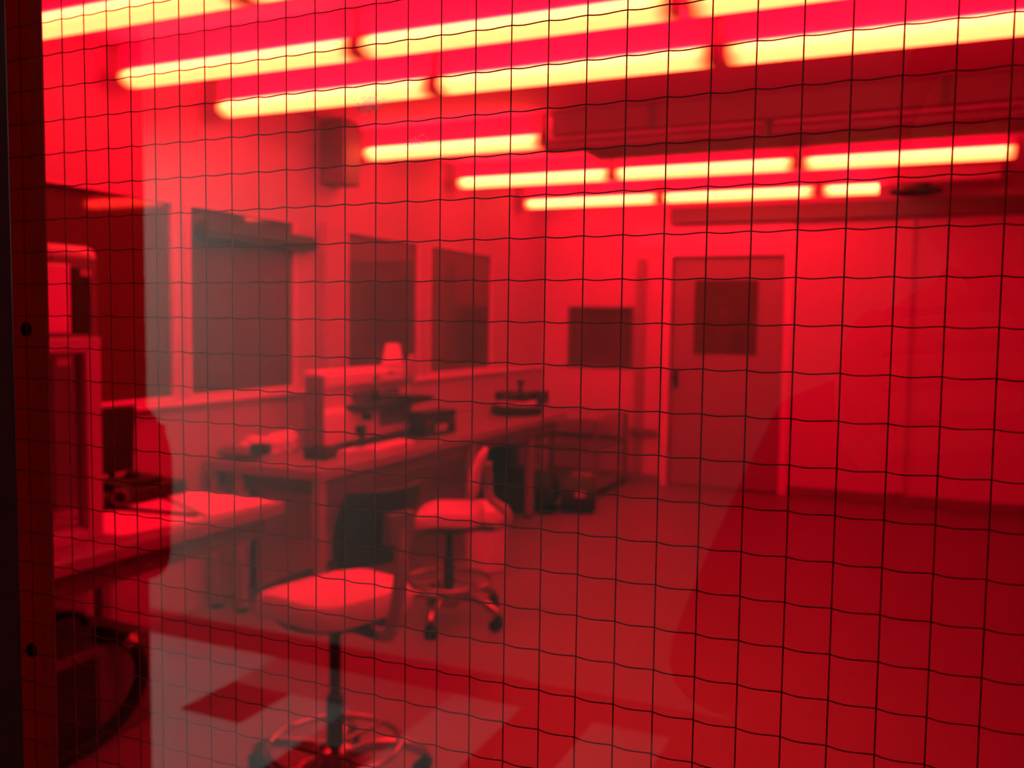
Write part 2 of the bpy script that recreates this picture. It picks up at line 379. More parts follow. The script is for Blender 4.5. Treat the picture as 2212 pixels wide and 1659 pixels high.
p.box(GX0+.002, GX1-.002, GY, GY+.003, GZ0+.002, GZ1-.002)
pane = p.build('glass_pane', [M['clear'], M['redpane']], win, smooth=False)
for v in pane.data.vertices: v.co.z -= CAM_H
pane.location.z = CAM_H
for pl in pane.data.polygons:
    if pl.normal.y < -.9: pl.material_index = 1
wm = MB(); wr = .00021; yw = GY+.0015
xs = []
for kx in range(-13, 52):
    x = -.1863+.0119*kx+.000007*kx*kx
    if GX0+.003 < x < GX1-.003:
        xs.append(x); jx = random.uniform(-.0001, .0001)
        wm.tube([(x+jx, yw, GZ0+.003), (x, yw, 1.4), (x-jx, yw, GZ1-.003)], wr*1.05, 6)
for kz in range(-27, 29):
    z = 1.4756+.01262*kz
    if not GZ0+.003 < z < GZ1-.003: continue
    pts = []
    ph = random.uniform(.9, 1.15)
    for a, c in zip(xs[:-1], xs[1:]):
        for t in (0, .17, .33, .5, .67, .83):
            sag = -.00042*ph*math.sin(PI*t)-.00013*math.sin(2*PI*t)
            pts.append((a+(c-a)*t, yw-.0003*math.sin(PI*t), z+sag))
    pts.append((xs[-1], yw, z))
    wm.tube(pts, wr, 5)
wm.build('wire_mesh', M['wire'], win)

# ------------------------------------------------------------------ ceiling lights
def half_lens(x0, x1, drop):
    prof = [(.057*math.cos(2*PI*k/24), -drop+.037*math.sin(2*PI*k/24)) for k in range(24)]
    return MB().prism(prof, 'x', x0, x1)
def fluorescent(label, x, y, kind='lit', group='ceiling fluorescent lights'):
    t = thing('fluorescent_light', label, 'ceiling light', (x, y, CEIL-.002), 0, group)
    drop = .052 if kind == 'off' else .142
    MB().box(-.60, .60, -.03, .03, .036-drop, 0).build('housing', M['white'], t, bevel=.004)
    half_lens(-.592, .592 if kind != 'short' else -.20, drop).build('diffuser', M[{'lit': 'lens_lit', 'short': 'lens_short', 'off': 'lens_off'}[kind]], t)
    for s in ((-1, 1) if kind != 'short' else (-1,)):
        MB().box(min(s*.593, s*.602), max(s*.593, s*.602), -.05, .05, -drop-.028, .04-drop).build('end_cap', M['offwhite'], t, bevel=.006)
    return t
XC = (-2.575, -1.355, -.115)
RY_ = {'A': 2.30, 'B': 2.94, 'C': 3.53, 'D': 4.80, 'E': 6.04, 'F': 7.30}
rown = {'A': 'nearest row, cut by the top edge', 'B': 'second row from the glass', 'C': 'third row from the glass', 'D': 'fourth row, standing alone', 'E': 'second row from the far wall', 'F': 'row closest to the far wall'}
pos = ('left', 'middle', 'right')
protos = {}
for rw in 'ABCDEF':
    for i in range(3):
        kind = 'lit'
        if rw == 'D' and i > 0: kind = 'off'
        if rw == 'F' and i == 2: kind = 'short'
        lab = 'glowing yellow fluorescent light, %s of the %s' % (pos[i], rown[rw])
        if rw == 'D' and i == 0: lab = 'glowing yellow fluorescent light standing alone above the far benches, left of the dark duct'
        if kind == 'off': lab = 'unlit fluorescent light on the dark ceiling duct, %s' % ('in its left part' if i == 1 else 'in its right part')
        if kind == 'short': lab = 'fluorescent light lit only at its left end, in the row nearest the far wall'
        z = CEIL-.002 if kind != 'off' else CEIL-.132
        if kind in protos: t = copy_tree(protos[kind]); t.location = (XC[i], RY_[rw], z)
        else: protos[kind] = t = fluorescent(lab, XC[i], RY_[rw], kind); t.location.z = z
        t['label'] = lab
# dark panel added for the shade of the unlit ceiling between the rows
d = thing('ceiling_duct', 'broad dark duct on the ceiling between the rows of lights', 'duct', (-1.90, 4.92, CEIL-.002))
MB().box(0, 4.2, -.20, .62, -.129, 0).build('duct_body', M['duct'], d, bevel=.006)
for xx in (.55, 1.95, 3.4):
    MB().box(xx, xx+.04, -.205, .625, -.1295, 0).build('duct_strap', M['grey'], d)
v = thing('ceiling_vent', 'round dark vent on the ceiling near the far wall', 'vent', (-.06, 7.62, 2.50))
MB().lathe([(.19, 0), (.19, -.02), (.15, -.03), (.13, -.022), (.001, -.022)], seg=36).build('vent_rim', M['dark'], v)
MB().cyl((0, 0, 0), (0, 0, CEIL-2.501), .10).build('vent_neck', M['grey'], v)
for rr in (.04, .08, .115): MB().ring((0, 0, -.024), rr, .006, 30, 6).build('vent_ring', M['black'], v)
c = thing('ceiling_box', 'dark box hanging from the ceiling against the left wall', 'box', (XL+.002, 4.52, 2.25))
MB().box(0, .16, -.09, .09, 0, .366).build('box_body', M['grey'], c, bevel=.004)
MB().box(.16, .164, -.07, .07, .03, .25).build('box_cover', M['grey'], c, bevel=.001)
c = thing('roller_blind', 'dark roller blind box above the window beside the bright post', 'blind', (XL+.012, 3.86, 1.84))
MB().box(0, .05, -.43, .44, 0, .085).build('blind_box', M['dark'], c, bevel=.006)
MB().cyl((.025, -.45, .04), (.025, .46, .04), .03).build('blind_roll', M['dark'], c)

# ------------------------------------------------------------------ benches
def table(name, label, x0, x1, y0, y1, H, top_t, legs, mats, loc, skirt=.09, rail=True):
    t = thing(name, label, 'bench', loc)
    MB().box(x0, x1, y0, y1, H-top_t, H).build('tabletop', mats[0], t, bevel=.004)
    e = MB().box(x1-.012, x1+.004, y0-.004, y1+.004, H-top_t-.004, H-.006).box(x0, x1-.012, y0-.004, y0+.012, H-top_t-.004, H-.006)
    e.build('edge_strip', mats[1], t, bevel=.002)
    MB().box(x0+.05, x1-.05, y0+.05, y1-.05, H-top_t-skirt, H-top_t).build('apron', mats[2], t, bevel=.003)
    for lx, ly in legs:
        lg = MB().box(lx-.025, lx+.025, ly-.025, ly+.025, .02, H-top_t).build('leg', mats[3], t, bevel=.004)
        MB().cyl((lx, ly, 0), (lx, ly, .02), .03).build('foot', M['black'], lg)
    return t
t = table('workbench', 'long workbench along the left wall with the white machine on it', 0, .70, 0, 3.2, .75, .045,
          [(.665, .04), (.665, 1.62), (.61, 2.70), (.04, .04), (.20, .04), (.04, 1.62), (.04, 3.16)], (M['bench'], M['benchedge'], M['grey'], M['steel']), (XL+.04, 3.42, 0))
MB().box(.07, .09, .3, 3.1, .03, .66).build('back_panel', M['offwhite'], t)
t = table('side_bench', 'near bench at the left with a white sheet lying on it', 0, .96, 0, 1.95, .75, .04,
          [(.90, .05), (.05, .05), (.05, 1.89)], (M['bench'], M['benchedge'], M['grey'], M['steel']), (-3.17, .83, 0))
MB().box(.06, .075, .1, 1.8, .02, .66).build('back_panel', M['offwhite'], t)
MB().box(.10, .80, .08, .50, .0, .62).build('drawer_unit', M['grey'], t, bevel=.004)
# white sheets on the near bench
def sheet(name, label, cat, pts, z, th, m, g=None):
    o = MB().prism(pts, 'z', z, z+th).build(name, m, bevel=.0005)
    return tag(o, label, cat, g)
sheet('paper_sheet', 'large white sheet on the near bench beside the framed cabinet', 'paper', [(-2.30, 2.08), (-2.25, 2.40), (-2.72, 2.62), (-2.80, 2.10)], .7505, .002, M['paper'])
sheet('paper_sheet', 'white sheet at the far corner of the near bench', 'paper', [(-2.262, 2.43), (-2.225, 2.755), (-2.64, 2.765), (-2.70, 2.645)], .7505, .004, M['paper'])
o = MB().box(-.012, .012, -.20, .20, .753, .762).build('ruler', M['dark'], bevel=.001)
o.location = (-2.49, 2.385, 0); o.rotation_euler = (0, 0, -1.46); tag(o, 'thin dark bar lying across the white sheets on the near bench', 'bar')

# framed cabinet on the near bench
t = thing('framed_cabinet', 'tall framed cabinet with a dark inside standing on the near bench', 'cabinet', (-2.34, 1.55, .7505))
W, D, Hh = .50, .55, .635       # along y, depth in x, height
f = MB()
for y in (0, W-.055):
    f.box(-.05, 0, y, y+.055, 0, Hh)
    f.box(-D, -D+.04, y, y+.055, 0, Hh)
f.box(-.05, 0, .055, W-.055, Hh-.045, Hh).box(-.05, 0, .055, W-.055, 0, .035)
f.box(-D+.04, -.05, 0, .04, Hh-.045, Hh).box(-D+.04, -.05, W-.04, W, Hh-.045, Hh).box(-D+.04, -.05, W-.04, W, 0, .035)
f.build('cabinet_frame', M['offwhite'], t, bevel=.003)
MB().box(-D+.004, -.004, .004, W-.004, Hh, Hh+.012).build('top_panel', M['grey'], t)
MB().box(-D+.01, -D+.02, .055, W-.055, .03, Hh-.04).build('back_panel', M['dark'], t)
MB().box(-D+.04, -.05, .02, .03, .03, Hh-.04).build('side_panel', M['dark'], t)
MB().box(-D+.04, -.02, .03, W-.03, .0355, .045).build('base_panel', M['offwhite'], t)
MB().box(-.03, -.026, .056, W-.056, .036, Hh-.046).build('front_window', M['acrylic'], t)
MB().box(-.024, -.021, .36, .41, Hh-.085, Hh-.062).build('name_plate', M['offwhite'], t)
MB().tube([(-.30, .12, .08), (-.26, .26, .24), (-.25, .30, .42), (-.30, .22, .56)], .012).build('arm_rod', M['offwhite'], t)
MB().tube([(-.16, .12, .05), (-.14, .28, .14), (-.13, .36, .26)], [.022, .02, .016]).build('bright_tube', M['offwhite'], t)
MB().box(-.34, -.20, .22, .36, .30, .36).box(-.30, -.24, .25, .33, .20, .30).cyl((-.27, .29, .36), (-.27, .29, .45), .02).build('fixture', M['dark'], t, bevel=.003)
MB().box(-.19, -.15, .28, .40, .325, .345).build('bright_clamp', M['white'], t, bevel=.003)

zt = .7505+.635+.012+.0005
t = thing('carton', 'bright white carton on top of the framed cabinet, beside the dark binder', 'box', (-2.37, 1.84, zt))
MB().box(-.20, 0, -.08, .13, 0, .21).build('carton_body', M['white'], t, bevel=.004)
MB().box(-.201, .001, .02, .03, .209, .212).build('tape', M['offwhite'], t)
t = thing('binder', 'dark binder with a pale label standing on the framed cabinet', 'binder', (-2.37, 2.01, zt))
MB().box(-.22, 0, -.035, .037, 0, .205).build('binder_cover', M['dark'], t, bevel=.004)
MB().box(0, .0015, -.005, .036, .178, .198).build('label_plate', M['offwhite'], t)
t = thing('storage_cabinet', 'tall grey cabinet with a rounded pale top behind the carton', 'cabinet', (-2.80, 1.86, .7505))
MB().box(0, .20, .20, .42, 0, .94).build('cabinet_body', M['offwhite'], t, bevel=.03)
MB().box(.20, .206, .22, .40, .05, .90).build('cabinet_door', M['grey'], t, bevel=.002)

# monitor
t = thing('monitor', 'dark flat screen on the near bench against the left wall', 'monitor', (-2.95, 2.645, .7505))
MB().box(-.012, .012, -.093, .093, .07, .338, RY(math.radians(3))).build('screen_housing', M['dark'], t, bevel=.004)
MB().cyl((-.02, 0, .01), (-.02, 0, .14), .014).build('stand', M['dark'], t)
MB().box(-.09, .07, -.07, .07, 0, .012).build('base', M['dark'], t, bevel=.004)
# dark optics box with lens
t = thing('lens_unit', 'dark instrument with a round lens lying on the near bench behind the sheets', 'instrument', (-2.72, 2.48, .7545))
MB().box(-.08, .08, -.18, .24, 0, .055).box(-.07, .05, -.10, .14, .055, .085).build('housing', M['dark'], t, bevel=.006)
MB().cyl((.06, -.06, .05), (.11, -.12, .045), .034).build('lens_barrel', M['black'], t)
MB().ring((0, 0, 0), .026, .006).build('lens_ring', M['grey'], t, loc=(.112, -.122, .045)).rotation_euler = (PI/2, 0, math.radians(40))
MB().blob((.0, .04, .09), .03, .03, .025, 2).build('knob', M['black'], t)

# pump under the near bench
t = thing('floor_cabinet', 'dark box with a top handle on the floor under the near bench', 'cabinet', (-2.48, 2.02, 0))
MB().box(-.55, 0, -.62, .35, .0, .34).build('housing', M['grey'], t, bevel=.012)
MB().box(0, .004, -.55, .12, .03, .31).build('side_panel', M['dark'], t, bevel=.002)
MB().tube([(-.22, .05, .338), (-.22, .07, .38), (-.22, .12, .40), (-.22, .19, .40), (-.22, .24, .38), (-.22, .26, .338)], .014).build('handle', M['black'], t)
t = thing('hose', 'thick black hose curving down from the box under the near bench', 'hose', (-2.44, 2.165, 0))
P0 = [(-.10, .02, .365), (-.04, .03, .362), (.01, .06, .34), (.035, .085, .27), (.035, .08, .19), (.02, .04, .11), (.0, -.03, .055), (-.01, -.12, .035), (-.012, -.22, .03)]
def smooth_path(P, n=6):
    P = [Vector(p) for p in P]; out = []
    for i in range(len(P)-1):
        a, b_, c_, d_ = P[max(i-1, 0)], P[i], P[i+1], P[min(i+2, len(P)-1)]
        for k in range(n):
            t_ = k/n
            out.append(.5*((2*b_)+(c_-a)*t_+(2*a-5*b_+4*c_-d_)*t_*t_+(3*b_-a-3*c_+d_)*t_**3))
    out.append(P[-1]); return out
MB().tube(smooth_path(P0), .024, 12).build('hose_body', M['black'], t)
MB().cyl((.0, .055, .348), (.018, .07, .325), .032).build('hose_clamp', M['chrome'], t)

# ------------------------------------------------------------------ white machine on the workbench
TZ = .7505
t = thing('white_machine', 'large white machine with a black tray standing on the long workbench', 'machine', (-2.85, 3.95, TZ))
MB().prism([(-.15, .018), (-.02, .018), (-.02, .19), (-.05, .225), (-.05, .30), (0, .345), (.0, .41), (-.15, .43)], 'y', 0, .93).build('housing', M['white'], t, bevel=.008)
MB().box(-.14, -.02, -.012, 0, .025, .40).build('end_panel', M['grey'], t, bevel=.002)
MB().box(-.02, -.008, .14, .88, .03, .18).build('front_panel', M['white'], t, bevel=.003)
MB().box(-.012, -.004, .52, .86, .08, .17).build('control_panel', M['grey'], t, bevel=.002)
MB().box(-.0495, -.045, .30, .80, .235, .295).build('inner_panel', M['grey'], t)
MB().prism([(.02, -.0), (.30, -.02), (.42, -.02), (.80, .0), (.82, .03), (.66, .045), (.34, .06), (.30, .03), (.02, .02)], 'x', -.09, .08).build('tray', M['dark'], t, bevel=.004).location = (0, .20, .205)
for (y, z, r) in ((.36, .155, .02), (.30, .085, .028)):
    MB().cyl((-.01, y, z), (.03, y, z), r).build('knob', M['black'], t)
MB().box(-.05, .0, .50, .60, .27, .30).cyl((-.01, .55, .21), (-.01, .55, .28), .022).build('spindle', M['grey'], t, bevel=.003)
for y, z in ((.44, .375), (.60, .40)):
    MB().box(-.004, .004, y, y+.07, z-.012, z).build('slot', M['dark'], t)
MB().box(-.16, .02, -.01, .90, 0, .018).build('base_plate', M['dark'], t, bevel=.003)
MB().prism([(.78, .36), (.92, .36), (.94, .46), (.86, .50), (.78, .45)], 'x', .0, .02).build('side_cover', M['offwhite'], t, bevel=.006)
o = thing('white_cup', 'white tapered cup on top of the white machine', 'cup', (-2.926, 4.72, TZ+.4305))
MB().lathe([(.068, 0), (.068, .01), (.044, .125), (.04, .13), (.036, .125), (.034, .12)], seg=28).build('cup_body', M['white'], o)

# power supply
t = thing('power_supply', 'small black electronic unit with a pale display beside the white machine', 'instrument', (-2.66, 4.86, TZ), math.radians(-6))
MB().box(-.12, .0, -.165, .165, .008, .15).build('housing', M['dark'], t, bevel=.004)
MB().box(0, .004, -.06, .06, .028, .068).build('display', M['offwhite'], t, bevel=.001)
for y in (-.14, .11): MB().cyl((0, y, .09), (.018, y, .09), .013).build('knob', M['grey'], t)
for y in (-.15, .15):
    MB().box(-.12, -.02, y-.02, y+.02, 0, .008).build('foot', M['black'], t)
# items at the near end of the bench
o = MB().blob((0, 0, .035), .085, .13, .06, 4, .22, -.033, 3).blob((.02, .17, .04), .075, .09, .065, 4, .2, -.038, 8).build('crumpled_wipe', M['cloth'])
o.location = (-3.09, 3.69, TZ); tag(o, 'crumpled white wipes heaped on the near end of the long workbench', 'wipes')
t = thing('dark_tool', 'dark grey hand tool lying at the near left end of the long workbench', 'tool', (-3.05, 3.50, TZ), math.radians(20))
MB().blob((0, 0, .035), .12, .045, .035, 3, .08, -.034, 2).build('tool_body', M['grey'], t)
MB().box(.06, .15, -.04, .04, .03, .085).build('tool_head', M['dark'], t, bevel=.01)
t = thing('black_box', 'small black box on the front edge of the workbench beside the white strips', 'box', (-2.74, 3.74, TZ), math.radians(10))
MB().box(-.06, .06, -.07, .07, 0, .05).build('box_body', M['dark'], t, bevel=.006)
MB().box(-.05, .05, -.06, .06, .05, .056).build('lid', M['black'], t, bevel=.003)
t = thing('keyboard', 'long dark slab lying in front of the white machine', 'keyboard', (-2.78, 4.36, TZ), math.radians(0))
MB().box(-.02, .06, -.30, .34, 0, .02).build('slab', M['dark'], t, bevel=.003)
o = MB().box(-.05, .05, -.20, .20, 0, .028).build('white_case', M['paper'], bevel=.004); o.location = (-2.63, 4.20, TZ); tag(o, 'long white flat case on the workbench edge before the white machine', 'case')
o = MB().box(-.03, .03, -.08, .05, 0, .018).build('white_case', M['paper'], bevel=.003); o.location = (-2.72, 3.74+.25, TZ); tag(o, 'short white flat case between the wipes and the white machine', 'case')
t = thing('dark_bottle', 'small dark bottle between the two white cases on the workbench', 'bottle', (-2.73, 4.10, TZ))
MB().lathe([(.02, 0), (.022, .01), (.022, .05), (.012, .065), (.012, .085), (.001, .085)], seg=20).build('bottle_body', M['dark'], t)
MB().cyl((0, 0, .085), (0, 0, .1), .014).build('cap', M['black'], t)

# spinner at the far end of the workbench
t = thing('spin_coater', 'black round instrument with a white band at the far end of the workbench', 'instrument', (-2.78, 6.28, TZ), math.radians(0))
MB().lathe([(.19, 0), (.20, .01), (.20, .06), (.18, .07), (.001, .07)], seg=36).build('round_base', M['dark'], t)
MB().lathe([(.145, .07), (.15, .075), (.15, .10), (.14, .105), (.001, .105)], seg=36).build('white_band', M['white'], t)
MB().box(-.14, .12, -.10, .12, .105, .17).build('upper_block', M['dark'], t, bevel=.006)
MB().box(.02, .16, .10, .26, .0705, .17).build('side_block', M['dark'], t, bevel=.006)
MB().cyl((.02, .02, .17), (.02, .02, .23), .016).blob((.02, .02, .245), .035, .035, .022, 2).build('knob', M['dark'], t)
MB().cyl((.04, -.10, .15), (.06, -.43, .155), .02).build('arm', M['dark'], t)

# pump under the far end of the workbench
t = thing('vacuum_pump', 'black pump with a motor on the floor under the far end of the workbench', 'pump', (-2.79, 6.36, 0), math.radians(10))
MB().box(-.27, .30, -.155, .155, 0, .03).build('base_plate', M['black'], t, bevel=.004)
MB().box(-.26, .10, -.15, .15, .03, .33).build('pump_body', M['dark'], t, bevel=.012)
MB().box(-.24, -.03, -.12, .12, .33, .50).build('oil_box', M['dark'], t, bevel=.012)
MB().cyl((.10, 0, .17), (.28, 0, .17), .138).build('motor', M['dark'], t)
MB().cyl((.28, 0, .17), (.31, 0, .17), .11, .08).build('fan_cover', M['black'], t)
MB().box(.12, .22, -.05, .05, .30, .345).build('junction_box', M['grey'], t, bevel=.004)
MB().box(.05, .12, -.125, -.115, .13, .17).build('rating_plate', M['offwhite'], t)
t = thing('pump_motor', 'black rounded motor lying on the floor right of the pump', 'motor', (-2.345, 6.50, 0), math.radians(20))
MB().cyl((-.14, 0, .14), (.13, 0, .14), .13).build('motor_body', M['dark'], t)
MB().box(-.12, .11, -.09, .09, 0, .03).build('base', M['black'], t)
MB().box(-.03, .05, -.138, -.122, .13, .18).build('label_plate', M['offwhite'], t)
o = MB().box(-.10, .10, -.06, .06, 0, .10).build('white_carton', M['offwhite'], bevel=.004); o.location = (-2.50, 7.06, .1005); tag(o, 'small pale carton on the shelf of the low rack beside the pump', 'box')

# low steel rack before the far wall
t = thing('steel_rack', 'low open steel rack standing before the far wall left of the door', 'rack', (-3.10, 6.96, 0))
LX, LY, LH = .74, .84, .65
for x in (0, LX-.03):
    for y in (0, LY-.03):
        MB().box(x, x+.03, y, y+.03, 0, LH).build('post', M['grey'], t, bevel=.003)
MB().box(.0, LX, .0, LY, LH, LH+.02).build('top_shelf', M['bench'], t, bevel=.003)
for z in (.40,):
    f = MB().box(.03, LX-.03, .005, .025, z, z+.04).box(.03, LX-.03, LY-.025, LY-.005, z, z+.04).box(LX-.025, LX-.005, .03, LY-.03, z, z+.04).box(.005, .025, .03, LY-.03, z, z+.04)
    f.build('rail', M['grey'], t)
MB().box(.03, LX-.001, .001, LY-.001, .08, .10).build('lower_shelf', M['grey'], t, bevel=.002)
o = thing('wall_rail', 'dark horizontal rail on the far wall between the rack and the door', 'rail', (-2.36, YF-.06, .44))
MB().box(0, .25, -.01, .02, 0, .06).build('rail_bar', M['grey'], o, bevel=.003)
for x in (.02, .21): MB().box(x, x+.02, .02, .0585, .015, .045).build('bracket', M['grey'], o)

# ------------------------------------------------------------------ lab stools
def caster(par, x, y, a):
    h = MB().box(-.018, .018, -.016, .016, .045, .07).cyl((0, 0, .06), (0, 0, .085), .008).build('caster', M['black'], par)
    h.location = (x, y, 0); h.rotation_euler = (0, 0, a)
    for s in (-1, 1):
        MB().cyl((-.012, s*.009, .027), (-.012, s*.024, .027), .027).build('wheel', M['black'], h)
def stool(label, loc, rot, back, seat_h, back_mat, ring_r, base_rot, ring_z=.20, S=.198, curve=.045):
    t = thing('lab_stool', label, 'stool', loc, rot, 'laboratory stools')
    # seat cushion
    sb = MB()
    prof = [(S*.80, 0), (S*.97, .012), (S, .04), (S*.985, .062), (S*.93, .078), (S*.80, .083)]
    rings = []
    for r, z in prof:
        ring = []
        for k in range(48):
            a = 2*PI*k/48; ca, sa = math.cos(a), math.sin(a); e = 4.2
            rad = (abs(ca)**e+abs(sa)**e)**(-1/e)
            px, py = r*rad*ca, r*rad*sa*1.02
            dz = -.035*max(0, (px/S))**3 if px > 0 else 0
            ring.append(sb.bm.verts.new((px, py, seat_h-.083+z+dz)))
        rings.append(ring)
    for i in range(len(rings)-1):
        for k in range(48): sb.bm.faces.new((rings[i][k], rings[i][(k+1) % 48], rings[i+1][(k+1) % 48], rings[i+1][k]))
    sb.bm.faces.new(rings[0][::-1])
    cen = sb.bm.verts.new((0, 0, seat_h-.004))
    for k in range(48): sb.bm.faces.new((rings[-1][k], rings[-1][(k+1) % 48], cen))
    sb.build('seat', M['vinyl'], t)['label'] = 'white vinyl seat'
    pan = MB().lathe([(.17, 0), (.18, .012), (.12, .02)], (0, 0, seat_h-.10), 32).box(-.22, .06, -.04, .04, seat_h-.115, seat_h-.09).build('seat_pan', M['dark'], t, bevel=.003)
    MB().tube([(.02, -.05, seat_h-.11), (.02, -.22, seat_h-.115), (.02, -.26, seat_h-.112)], .007).build('lever', M['dark'], pan)
    MB().lathe([(.027, .12), (.027, .30), (.018, .31), (.018, seat_h-.10)], seg=20).build('column', M['dark'], t)
    MB().lathe([(.05, .075), (.055, .09), (.05, .14), (.03, .15)], seg=24).build('hub', M['chrome'], t)
    fr = MB().ring((0, 0, ring_z), ring_r, .010, 48, 10)
    fo = fr.build('foot_ring', M['chrome'], t)
    for k in range(3):
        a = 2*PI*k/3+.5
        MB().tube([(.03*math.cos(a), .03*math.sin(a), ring_z), (ring_r*math.cos(a), ring_r*math.sin(a), ring_z)], .007).build('ring_spoke', M['chrome'], fo)
    for k in range(5):
        a = 2*PI*k/5+base_rot; c_, s_ = math.cos(a), math.sin(a)
        pth = [(.045*c_, .045*s_, .115), (.12*c_, .12*s_, .13), (.20*c_, .20*s_, .125), (.26*c_, .26*s_, .10), (.285*c_, .285*s_, .085)]
        lg = MB().tube(smooth_path(pth, 4), [.019]*12+[.017, .016, .015, .013, .012], 10).build('base_leg', M['chrome'], t)
        caster(lg, .285*c_, .285*s_, a)
    # backrest
    bx_, bw, bz0, bz1, tilt, yoff = back
    bb = MB(); nu, nv = 12, 8; fr_, bk_ = [], []
    for iv in range(nv+1):
        v = iv/nv; z = bz0+(bz1-bz0)*v
        ra, rb = [], []
        for iu in range(nu+1):
            u = -1+2*iu/nu; y = yoff+bw/2*u*(1-.10*(2*v-1)**4)
            bulge = .02*math.sin(PI*v)
            xc = bx_-tilt*(v-.5)+curve*u*u+.018*math.sin(PI*v)*0
            edge = max(abs(u), abs(2*v-1))**6
            th = .028*(1-edge*.75)
            ra.append(bb.bm.verts.new((xc+th+bulge, y, z))); rb.append(bb.bm.verts.new((xc-th*.5+bulge*.6, y, z)))
        fr_.append(ra); bk_.append(rb)
    for iv in range(nv):
        for iu in range(nu):
            bb.bm.faces.new((fr_[iv][iu], fr_[iv][iu+1], fr_[iv+1][iu+1], fr_[iv+1][iu]))
            bb.bm.faces.new((bk_[iv][iu], bk_[iv+1][iu], bk_[iv+1][iu+1], bk_[iv][iu+1]))
    for iv in range(nv):
        bb.bm.faces.new((fr_[iv][0], fr_[iv+1][0], bk_[iv+1][0], bk_[iv][0])); bb.bm.faces.new((fr_[iv][nu], bk_[iv][nu], bk_[iv+1][nu], fr_[iv+1][nu]))
    for iu in range(nu):
        bb.bm.faces.new((fr_[0][iu], bk_[0][iu], bk_[0][iu+1], fr_[0][iu+1])); bb.bm.faces.new((fr_[nv][iu], fr_[nv][iu+1], bk_[nv][iu+1], bk_[nv][iu]))
    bo = bb.build('backrest', M[back_mat], t)
    bo['label'] = 'white vinyl backrest' if back_mat == 'vinyl' else 'black backrest'
    zc = (bz0+bz1)/2
    sp = MB().tube(smooth_path([(-.10, yoff*.2, seat_h-.105), (-.24, yoff*.6, seat_h-.10), (-.285, yoff, seat_h-.04), (bx_-.035, yoff, bz0-.02), (bx_-.03, yoff, zc)], 4), .021, 10)
    sp.build('back_post', M['steel'], t)
    MB().box(bx_-.045, bx_-.01, yoff-.05, yoff+.05, zc-.045, zc+.045).build('back_bracket', M['grey'], t, bevel=.006)
    return t
stool('stool in the foreground with a white square seat and black backrest', (-1.585, 2.235, 0), math.radians(166), (-.275, .30, .765, .985, .05, .03), .652, 'dark', .20, .35, .15, .195)
stool('farther stool with a white seat and white curved backrest before the bench', (-2.03, 3.80, 0), math.radians(203), (-.155, .30, .63, .835, .04, 0), .565, 'vinyl', .20, .1, .20, .165, .015)

# white bucket
t = thing('waste_bucket', 'white bucket with a rounded lid standing behind the farther stool', 'bucket', (-2.27, 4.70, 0))
MB().lathe([(.10, 0), (.115, .01), (.128, .29), (.13, .30), (.001, .30)], seg=36).build('bucket_body', M['white'], t)
MB().lathe([(.136, .295), (.142, .305), (.142, .335), (.13, .37), (.09, .395), (.001, .40)], seg=36).build('lid', M['white'], t)
MB().ring((0, 0, .293), .131, .006).build('rim', M['offwhite'], t)

# ------------------------------------------------------------------ the corridor on this side of the glass
HY0, HY1, HX0, HX1, HC = -2.55, .215, -5.2, 2.6, 2.36
TX, TY = .285, .29
fl = MB()
known = {(0, 0): 1, (1, 0): 1, (2, 0): 1, (3, 0): 0, (4, 0): 2, (5, 0): 0, (6, 0): 2, (0, 1): 2, (1, 1): 0, (2, 1): 1, (3, 1): 0, (4, 1): 2, (5, 1): 0,
         (0, 2): 0, (1, 2): 0, (2, 2): 2, (3, 2): 0, (4, 2): 2, (5, 2): 0, (6, 1): 2, (6, 2): 2}
rt = random.Random(4)
ix0 = int(math.floor((HX0+2.45)/TX)); ix1 = int(math.ceil((HX1+2.45)/TX)); iy1 = int(math.ceil((HY1-HY0)/TY))
for ix in range(ix0, ix1):
    for iy in range(iy1):
        k = known.get((ix, iy))
        if k is None: k = 0 if ix < 0 else (2 if (ix+iy*2) % 5 == 0 else rt.choice((0, 0, 1)))
        xa, xb = max(-2.45+ix*TX, HX0), min(-2.45+(ix+1)*TX, HX1); ya, yb = HY0+iy*TY, min(HY0+(iy+1)*TY, HY1)
        vs_ = [fl.bm.verts.new(p) for p in ((xa, ya, 0), (xb, ya, 0), (xb, yb, 0), (xa, yb, 0))]
        fc = fl.bm.faces.new(vs_); fc.material_index = k
fl.mi = 2
fl.box(HX0, HX1, HY0, HY1, -.1, -.002)
structure(fl.build('floor', [M['tile_white'], M['tile_beige'], M['tile_dark']], smooth=False), 'tiled corridor floor of white, beige and dark squares mirrored in the glass', 'floor')
structure(MB().box(HX0-.1, HX1+.1, HY0-.1, HY1, HC, HC+.1).build('ceiling', M['hallceil'], smooth=False), 'corridor ceiling on this side of the glass', 'ceiling')
structure(MB().box(HX0-.1, HX1+.1, HY0-.1, HY0, 0, HC).build('wall_corridor', M['hallwall'], smooth=False), 'pale corridor wall mirrored in the glass', 'wall')
structure(MB().box(HX0-.1, HX0, HY0, HY1, 0, HC).build('wall_corridor_left', M['hallwall'], smooth=False), 'left end wall of the corridor', 'wall')
structure(MB().box(HX1, HX1+.1, HY0, HY1, 0, HC).build('wall_corridor_right', M['hallwall'], smooth=False), 'right end wall of the corridor', 'wall')
structure(MB().box(HX0, HX1, HY0, HY0+.012, 0, .105).build('baseboard_corridor', M['hallbase'], bevel=.002), 'black baseboard of the corridor wall mirrored in the glass', 'baseboard')
